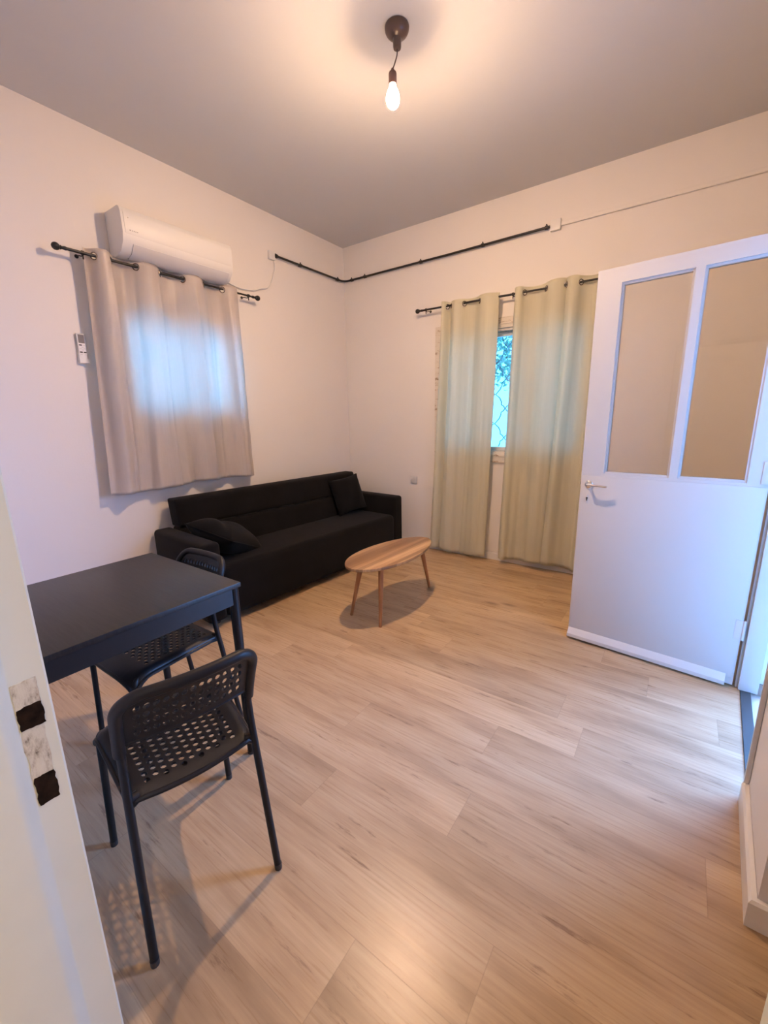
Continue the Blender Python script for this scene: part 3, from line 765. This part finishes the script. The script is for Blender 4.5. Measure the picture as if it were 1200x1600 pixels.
# wall outlet
ol = thing('wall_outlet', 'small white wall outlet right of the black sofa', 'outlet', (0.857, 0, 0.707))
obj('cover_plate', box((-0.039, -0.012, -0.039), (0.039, -0.0005, 0.039)), m_white, ol, bevel=0.004)
bm = bmesh.new(); lathe(bm, [(0, 0), (0.0205, 0), (0.0205, 0.003), (0.018, 0.003), (0.017, -0.004), (0, -0.004)], 20, Matrix.Translation((0, -0.0125, 0)) @ look((0, -1, 0)))
so = obj('socket', bm, simple('socket plastic', (0.6, 0.58, 0.57, 1), 0.4), ol)
bm = bmesh.new()
for a, b in ((-0.008, 0.004), (0.008, 0.004), (0, -0.009)): lathe(bm, [(0, 0), (0.0026, 0), (0.0026, 0.0012), (0, 0.0012)], 8, Matrix.Translation((a, -0.0085, b)) @ look((0, -1, 0)))
obj('socket_holes', bm, m_dark, so, smooth=0)

# ------------------------------------------------------------------ ceiling lamp
lp = thing('pendant_lamp', 'bare glowing bulb on a short cord under the ceiling', 'lamp', (1.835, -1.758, H))
bm = bmesh.new(); lathe(bm, [(0, -0.0005), (0.054, -0.0005), (0.0555, -0.006), (0.054, -0.016), (0.048, -0.027), (0.038, -0.036), (0.027, -0.041), (0.0195, -0.045), (0.0185, -0.052), (0.0185, -0.076), (0.0165, -0.083), (0, -0.085)], 32)
obj('canopy', bm, m_bronze, lp)
bp = Vector((-0.018, -0.013, 0))
bm = bmesh.new(); tube(bm, smoothpath([(0, 0, -0.08), (-0.001, 0, -0.105), (-0.009, -0.006, -0.135), bp+Vector((0, 0, -0.162))], 6), 0.0028, 8)
obj('cord', bm, m_bronze, lp)
bm = bmesh.new(); lathe(bm, [(0, -0.155), (0.006, -0.157), (0.008, -0.164), (0.016, -0.171), (0.0185, -0.178), (0.0185, -0.215), (0.017, -0.218), (0, -0.217)], 24, Matrix.Translation(bp))
obj('socket', bm, simple('rose brown lamp socket', (0.16, 0.085, 0.075, 1), 0.35), lp)
# an LED bulb: the dome at the bottom gives off far more than the shoulder and the neck
def mk_bulb(name, k):
    t = NT(name); t.t.nodes.remove(t.b)
    em = t.n('ShaderNodeEmission'); em.inputs[0].default_value = (1.0, 0.645, 0.385, 1)
    em.inputs[1].default_value = BULB_STRENGTH*k; t.l(em.outputs[0], t.out.inputs[0]); return t.m
BULB = [(0.0145, -0.217), (0.016, -0.228), (0.022, -0.240), (0.0285, -0.255), (0.0315, -0.270), (0.0313, -0.278), (0.0285, -0.289), (0.024, -0.299), (0.014, -0.309), (0, -0.312)]
bm = bmesh.new(); lathe(bm, BULB, 24, Matrix.Translation(bp))
for f in bm.faces:
    z = f.calc_center_median().z
    f.material_index = 0 if z < -0.289 else 1 if z < -0.278 else 2
bmesh.ops.delete(bm, geom=[f for f in bm.faces if len(f.verts) > 4], context='FACES_ONLY')
obj('bulb', bm, [mk_bulb('glowing bulb dome', 0.8), mk_bulb('glowing bulb shoulder', 0.07), mk_bulb('glowing bulb neck', 0.010)], lp)['label'] = 'glowing white bulb'

# ------------------------------------------------------------------ sofa
SROT = math.radians(-3.9)
SO = Vector((0.055, -1.245, 0))
sofa = thing('sofa', 'long black fabric sofa bed against the left wall', 'sofa', SO, SROT)
def soft_box(lo, hi, bev, seg=4, puff=0.0, cuts=0):
    bm = box(lo, hi)
    ed = list(bm.edges)
    bmesh.ops.bevel(bm, geom=ed, offset=bev, segments=seg, affect='EDGES', profile=0.5)
    return bm
DEP, HL = 0.745, 1.05
bm = soft_box((0.03, -HL+0.02, 0.05), (DEP-0.06, HL-0.02, 0.25), 0.02); obj('base', bm, m_sofa, sofa)
bm = soft_box((0.13, -HL+0.128, 0.047), (DEP+0.005, HL-0.128, 0.412), 0.045, 5)
for v in bm.verts:
    if v.co.z > 0.36:
        q = v.co.y/(HL-0.128); v.co.z += 0.012*(1-q*q)
obj('seat', bm, m_sofa, sofa)
for s_ in (-1, 1):
    lo, hi = sorted((s_*HL, s_*(HL-0.13)))
    bm = soft_box((0.045, lo, 0.045), (DEP, hi, 0.585), 0.028, 4); obj('armrest', bm, m_sofa, sofa)
# back: reclined slab of two stitched bands
for (z0, z1) in ((0.30, 0.60), (0.60, 0.802)):
    bm = bmesh.new(); nY, nZ = 60, 14; fr, bk = [], []
    for i in range(nY+1):
        y = -HL+0.115+(2*HL-0.23)*i/nY; cf, cb = [], []
        for j in range(nZ+1):
            w = j/nZ; z = z0+(z1-z0)*w
            ex = min(1, (1-abs(2*w-1))*5); ey = min(1, (1-abs(2*i/nY-1))*18)
            tp = min(1, (1-w)*4) if z1 > 0.7 else 1
            puff = 0.020*math.sqrt(ex)*math.sqrt(ey)
            tilt = (0.80-z)*0.22
            thick = 0.115
            cf.append(bm.verts.new((0.075+thick+tilt+puff+0.0015*math.sin(i*1.9)*ex*(1 if i % 4 == 0 else 0), y, z)))
            cb.append(bm.verts.new((0.075+tilt*0.75-0.010*math.sqrt(ex*ey), y, z)))
        fr.append(cf); bk.append(cb)
    for G in (fr, bk):
        for i in range(nY):
            for j in range(nZ): bm.faces.new((G[i][j], G[i+1][j], G[i+1][j+1], G[i][j+1]))
    for i in range(nY):
        bm.faces.new((fr[i][0], fr[i+1][0], bk[i+1][0], bk[i][0])); bm.faces.new((fr[i][nZ], fr[i+1][nZ], bk[i+1][nZ], bk[i][nZ]))
    for j in range(nZ):
        bm.faces.new((fr[0][j], fr[0][j+1], bk[0][j+1], bk[0][j])); bm.faces.new((fr[nY][j], fr[nY][j+1], bk[nY][j+1], bk[nY][j]))
    bmesh.ops.recalc_face_normals(bm, faces=bm.faces)
    edg = [e_ for e_ in bm.edges if len(e_.link_faces) == 2 and e_.calc_face_angle(0) > math.radians(55)]
    bmesh.ops.bevel(bm, geom=edg, offset=0.018, segments=3, affect='EDGES', profile=0.5, clamp_overlap=True)
    obj('backrest', bm, m_sofa, sofa, smooth=60)
# dashed tuft seam along the back
bm = bmesh.new()
for k in range(9):
    y0 = -0.86+k*0.195
    tube(bm, [(0.236, y0, 0.601), (0.239, y0+0.08, 0.602), (0.236, y0+0.165, 0.601)], 0.004, 6)
obj('seam', bm, simple('black welt', (0.006, 0.005, 0.005, 1), 0.7), sofa)
for x in (0.08, DEP-0.10):
    for y in (-HL+0.10, HL-0.10):
        bm = bmesh.new(); lathe(bm, [(0, 0), (0.022, 0), (0.027, 0.046), (0, 0.046)], 14, Matrix.Translation((x, y, 0))); obj('foot', bm, m_dark, sofa)

def cushion(name, label, size, thick, M4, seed, fold=0.0, group='black throw cushions'):
    r = random.Random(seed); n = 26; t = thing(name, label, 'cushion', group=group)
    bm = bmesh.new(); sides = []
    ph = [r.uniform(0, 6) for _ in range(4)]
    for sg in (1, -1):
        G = []
        for i in range(n+1):
            row = []
            for j in range(n+1):
                a = 2*i/n-1; b = 2*j/n-1
                e1 = max(0, 1-abs(a)**2.6); e2 = max(0, 1-abs(b)**2.6)
                hgt = thick/2*(e1*e2)**0.55
                pinch = 1-0.07*(1-abs(b)**2)*(abs(a)**4); pinch2 = 1-0.07*(1-abs(a)**2)*(abs(b)**4)
                w = 0.006*math.sin(5*a+3*b+ph[0])*math.sin(4*b-2*a+ph[1])*(e1*e2)**0.5
                f_ = fold*math.exp(-((a*0.6+b*0.8+0.35)/0.14)**2)*(e1*e2)**0.5
                row.append(bm.verts.new((a*size/2*pinch, b*size/2*pinch2, sg*hgt+w-f_*(sg > 0))))
            G.append(row)
        sides.append(G)
        for i in range(n):
            for j in range(n): bm.faces.new((G[i][j], G[i+1][j], G[i+1][j+1], G[i][j+1]))
    bmesh.ops.remove_doubles(bm, verts=bm.verts, dist=2e-4)
    o = obj('cover', bm, m_cush, t, smooth=70)
    bm = bmesh.new(); L = []
    for k in range(4):
        for q in range(n):
            i, j = [(q, 0), (n, q), (n-q, n), (0, n-q)][k]
            a = 2*i/n-1; b = 2*j/n-1
            pinch = 1-0.07*(1-abs(b)**2)*(abs(a)**4); pinch2 = 1-0.07*(1-abs(a)**2)*(abs(b)**4)
            L.append((a*size/2*pinch, b*size/2*pinch2, 0.006*math.sin(5*a+3*b+ph[0])*0))
    tube(bm, L, 0.0035, 6, closed=True); obj('piping', bm, m_cush, t)
    t.matrix_world = M4
    return t
S4 = Matrix.Translation(SO) @ Matrix.Rotation(SROT, 4, 'Z')
cushion('throw_cushion', 'black square cushion standing in the far right corner of the sofa', 0.36, 0.13,
        S4 @ Matrix.Translation((0.330, 0.70, 0.607)) @ Matrix.Rotation(math.radians(-8), 4, 'Z') @ Matrix.Rotation(math.radians(72), 4, 'Y') @ Matrix.Rotation(math.radians(6), 4, 'Z'), 2)
cushion('throw_cushion', 'black slumped cushion leaning on the near left sofa armrest', 0.41, 0.23,
        S4 @ Matrix.Translation((0.45, -0.715, 0.520)) @ Matrix.Rotation(math.radians(10), 4, 'Z') @ Matrix.Rotation(math.radians(-27), 4, 'X') @ Matrix.Rotation(math.radians(8), 4, 'Y') @ Matrix.Rotation(math.radians(14), 4, 'Z'), 5, fold=0.02)

# ------------------------------------------------------------------ coffee table
CT = Vector((1.500, -1.370, 0))
ct = thing('coffee_table', 'oval wooden coffee table with three splayed legs', 'coffee table', CT, math.radians(-3))
ZT = 0.42
out = []
for k in range(72):
    a = 2*PI*k/72; y = 0.432*math.sin(a); x = 0.198*math.cos(a)*(1-0.11*math.sin(a))
    out.append((x, y))
bm = bmesh.new(); prism(bm, out, ZT-0.020, ZT)
obj('tabletop', bm, m_acacia, ct, smooth=30, bevel=0.004)
inv = (Matrix.Translation(CT) @ Matrix.Rotation(math.radians(-3), 4, 'Z')).inverted()
for (fx, fy), (tx, ty) in (((1.338, -1.652), (-0.090, -0.225)), ((1.609, -1.683), (0.085, -0.235)), ((1.561, -0.933), (0.045, 0.30))):
    f0 = inv @ Vector((fx, fy, 0)); f1 = Vector((tx, ty, ZT-0.020))
    bm = bmesh.new(); tube(bm, [f0+(f1-f0)*q for q in (0, 0.02, 0.5, 0.92, 1)], [0.0095, 0.0105, 0.0145, 0.0185, 0.0185], 14)
    for v in bm.verts: v.co.z = max(0.0, min(ZT-0.019, v.co.z))
    obj('leg', bm, m_leg, ct)

# ------------------------------------------------------------------ dining table
TX1, TY1 = 1.795, -2.818; TS = 0.67
dt = thing('dining_table', 'square black dining table beside the doorway', 'table', (TX1-TS/2, TY1-TS/2, 0))
hs = TS/2
obj('tabletop', box((-hs, -hs, 0.732), (hs, hs, 0.75)), m_tabletop, dt, smooth=30, bevel=0.0025)
bm = bmesh.new(); k = hs-0.006
for (a, b, c, d) in ((-k+0.03, -k, k-0.03, -k+0.018), (-k+0.03, k-0.018, k-0.03, k), (-k, -k+0.03, -k+0.018, k-0.03), (k-0.018, -k+0.03, k, k-0.03)): bx(bm, (a, b, 0.668), (c, d, 0.7325))
obj('apron', bm, m_apron, dt, smooth=0)
for sx in (-1, 1):
    for sy in (-1, 1):
        bm = bmesh.new(); q = hs-0.021
        tube(bm, [(sx*q, sy*q, 0.7325), (sx*q, sy*q, 0.60), (sx*(q+0.004), sy*(q+0.004), 0.006)], [0.0185, 0.0185, 0.0150], 18)
        l = obj('leg', bm, m_blackmetal, dt)
        bm = bmesh.new(); lathe(bm, [(0, 0), (0.0155, 0), (0.0165, 0.012), (0, 0.012)], 14, Matrix.Translation((sx*(q+0.004), sy*(q+0.004), 0))); obj('leg_cap', bm, m_dark, l)

# ------------------------------------------------------------------ chairs
def perf(bm, mp, th, ucols, vpad, nrow, rv, ru, stagger, u_margin, seg=8):
    """perforated sheet over (u,v) in [0,1]^2; mp -> (point, normal)."""
    nc = ucols; u0, u1 = u_margin, 1-u_margin; v0, v1 = vpad[0], 1-vpad[1]
    cu = (u1-u0)/nc; cv = (v1-v0)/nrow
    cache = {}
    def V(u, v, s_):
        k = (round(u, 5), round(v, 5), s_)
        if k not in cache:
            p, n = mp(u, v); cache[k] = bm.verts.new(p+n*(s_*th/2))
        return cache[k]
    def quad(a, b, c, d):
        for s_ in (1, -1): bm.faces.new([V(x, y, s_) for x, y in (a, b, c, d)])
    def strip(ua, ub, va, vb, n):
        for k in range(n):
            p = va+(vb-va)*k/n; q = va+(vb-va)*(k+1)/n
            quad((ua, p), (ub, p), (ub, q), (ua, q))
    NM = 5
    for k in range(NM):
        strip(u0*k/NM, u0*(k+1)/NM, 0, 1, 28); strip(u1+u_margin*k/NM, u1+u_margin*(k+1)/NM, 0, 1, 28)
    for c in range(nc):
        ua = u0+c*cu; ub = ua+cu; um = (ua+ub)/2
        odd = stagger and c % 2
        a = v0+(cv/2 if odd else 0); m = nrow-(1 if odd else 0); b = a+m*cv
        for x0, x1 in ((ua, um), (um, ub)):
            strip(x0, x1, 0, a, 6); strip(x0, x1, b, 1, 6)
        for k in range(m):
            va = a+k*cv; vb = va+cv; vm = (va+vb)/2
            outer = [(ub, vm), (ub, vb), (um, vb), (ua, vb), (ua, vm), (ua, va), (um, va), (ub, va)]
            inner = [(um+ru*math.cos(2*PI*q/8)*cu, vm+rv*math.sin(2*PI*q/8)*cv) for q in range(8)]
            for q in range(8):
                quad(outer[q], outer[(q+1) % 8], inner[(q+1) % 8], inner[q])
                bm.faces.new((V(*inner[q], 1), V(*inner[(q+1) % 8], 1), V(*inner[(q+1) % 8], -1), V(*inner[q], -1)))
    # outer rim
    for k in range(28):
        p, q = k/28, (k+1)/28
        for u in (0.0, 1.0): bm.faces.new((V(u, p, 1), V(u, q, 1), V(u, q, -1), V(u, p, -1)))

def back_f(z):     # forward offset of the back frame at height z (chair faces +y), measured from the back feet line
    if z <= 0.47: return 0.066*z/0.47
    if z <= 0.56: return 0.066+0.006*math.sin((z-0.47)/0.09*PI/2)
    return 0.072-0.078*((z-0.56)/0.195)**1.25
BY = -0.205        # y of the back feet
def make_chair(label):
    t = thing('dining_chair', label, 'chair', group='perforated black chairs')
    HWB, HWT = 0.172, 0.158
    ZTOP = 0.757
    # back frame: one leg on each side up into the backrest
    for s_ in (-1, 1):
        pts = []
        for k in range(13):
            z = 0.004+0.60*k/12
            pts.append((s_*(HWB-(HWB-HWT)*min(1, z/0.56)), BY+back_f(z), z))
        bm = bmesh.new(); tube(bm, pts, 0.0105, 12)
        lg = obj('leg', bm, m_blackmetal, t)
        bm = bmesh.new(); lathe(bm, [(0, 0), (0.0108, 0), (0.0112, 0.018), (0, 0.018)], 12, Matrix.Translation((s_*HWB, BY, 0))); obj('leg_cap', bm, m_dark, lg)
        # front leg, bent under the seat
        fy = BY+0.43
        bm = bmesh.new(); tube(bm, smoothpath([(s_*0.190, fy, 0.004), (s_*0.180, fy-0.008, 0.30), (s_*0.176, fy-0.012, 0.40), (s_*0.165, fy-0.030, 0.428), (s_*0.160, fy-0.08, 0.433), (s_*0.152, BY+0.07, 0.436)], 6), 0.0105, 12)
        lg = obj('leg', bm, m_blackmetal, t)
        bm = bmesh.new(); lathe(bm, [(0, 0), (0.0108, 0), (0.0112, 0.018), (0, 0.018)], 12, Matrix.Translation((s_*0.190, fy, 0))); obj('leg_cap', bm, m_dark, lg)
        bm = bmesh.new(); tube(bm, [(s_*0.138, BY+0.072, 0.440), (s_*0.160, BY+0.066, 0.440)], 0.0125, 12); obj('bracket', bm, m_blackplast, t)
    for w_, y_, z_ in ((0.162, 0.350, 0.426), (0.15, 0.10, 0.428)):
        bm = bmesh.new(); tube(bm, [(-w_, BY+y_, z_), (w_, BY+y_, z_)], 0.008, 10)
        obj('cross_tube', bm, m_blackmetal, t)
    # backrest shell
    R_ = 0.055; HW = 0.160; ZB = 0.602
    def hw(z):
        if z < ZTOP-R_: return HW
        q = z-(ZTOP-R_); return HW-R_+math.sqrt(max(0, R_*R_-q*q))
    def bmap(u, v):
        z = ZB+(ZTOP-0.004-ZB)*v; w = hw(z)
        x = (2*u-1)*w
        curve = 0.020*(1-(x/HW)**2)          # hollowed backwards in the middle
        p = Vector((x, BY+back_f(z)-curve, z))
        return p, Vector((0, 1, 0.25)).normalized()
    bm = bmesh.new(); perf(bm, bmap, 0.005, 13, (0.10, 0.16), 4, 0.36, 0.36, False, 0.09)
    bk = obj('backrest', bm, m_blackplast, t, smooth=50)
    rim = []
    NR = 10
    for k in range(5): z = ZB-0.03+(ZTOP-R_-ZB+0.03)*k/5; rim.append((-HW, z))
    for k in range(NR+1): a = PI-PI/2*k/NR; rim.append((-(HW-R_)+R_*math.cos(a), ZTOP-R_+R_*math.sin(a)))
    for k in range(1, 9): rim.append((-(HW-R_)+2*(HW-R_)*k/9, ZTOP))
    for k in range(NR+1): a = PI/2-PI/2*k/NR; rim.append(((HW-R_)+R_*math.cos(a), ZTOP-R_+R_*math.sin(a)))
    for k in range(4, -1, -1): z = ZB-0.03+(ZTOP-R_-ZB+0.03)*k/5; rim.append((HW, z))
    bm = bmesh.new(); tube(bm, [(x, BY+back_f(z)-0.020*(1-min(1, abs(x/HW))**2), z) for x, z in rim], 0.0145, 12)
    tube(bm, [((2*u-1)*HW, BY+back_f(ZB)-0.020*(1-(2*u-1)**2), ZB) for u in [k/12 for k in range(13)]], 0.005, 8)
    obj('rim', bm, m_blackplast, bk)
    # seat
    def smap(u, v):
        y0 = BY+0.062; y1 = BY+0.432
        y = y0+(y1-y0)*v
        w = 0.158+0.030*v
        x = (2*u-1)*w
        z = 0.452-0.012*(1-(2*u-1)**2)*(1-0.5*v)
        if v > 0.80: q = (v-0.80)/0.20; z -= 0.030*q*q*(0.45+1.25*abs(2*u-1)**3)
        if v < 0.12: z -= 0.010*((0.12-v)/0.12)**2
        z -= 0.018*max(0, (abs(2*u-1)-0.86)/0.14)**2
        y += 0.018*(1-(2*u-1)**2)*(v-0.5)
        return Vector((x, y, z)), Vector((0, 0, 1))
    bm = bmesh.new(); perf(bm, smap, 0.006, 11, (0.065, 0.20), 11, 0.35, 0.35, True, 0.12)
    st = obj('seat', bm, m_blackplast, t, smooth=50)
    bm = bmesh.new(); L = []
    for k in range(20): L.append(smap(k/20, 0)[0])
    for k in range(20): L.append(smap(1, k/20)[0])
    for k in range(20): L.append(smap(1-k/20, 1)[0])
    for k in range(20): L.append(smap(0, 1-k/20)[0])
    tube(bm, [p-Vector((0, 0, 0.003)) for p in L], 0.0075, 8, closed=True)
    obj('rim', bm, m_blackplast, st)
    return t
def dup(root, loc, rotz, label):
    r_ = root.copy(); C.objects.link(r_); r_.location = loc; r_.rotation_euler = (0, 0, rotz); r_['label'] = label
    for ch in list(root.children):
        c = ch.copy(); C.objects.link(c); c.parent = r_
        for g in list(ch.children):
            d = g.copy(); C.objects.link(d); d.parent = c
    return r_
ch1 = make_chair('perforated black chair in front, seen from behind, backed away from the table')
fd = Vector((-0.974, 0.227)); a1 = math.atan2(fd.y, fd.x)-PI/2
bm_ = Vector((2.188, -3.249)); ch1.location = (bm_.x-fd.x*BY, bm_.y-fd.y*BY, 0); ch1.rotation_euler = (0, 0, a1)
dup(ch1, (1.395, -2.730+BY, 0), PI+math.radians(1), 'perforated black chair pushed under the far side of the table, near the sofa')
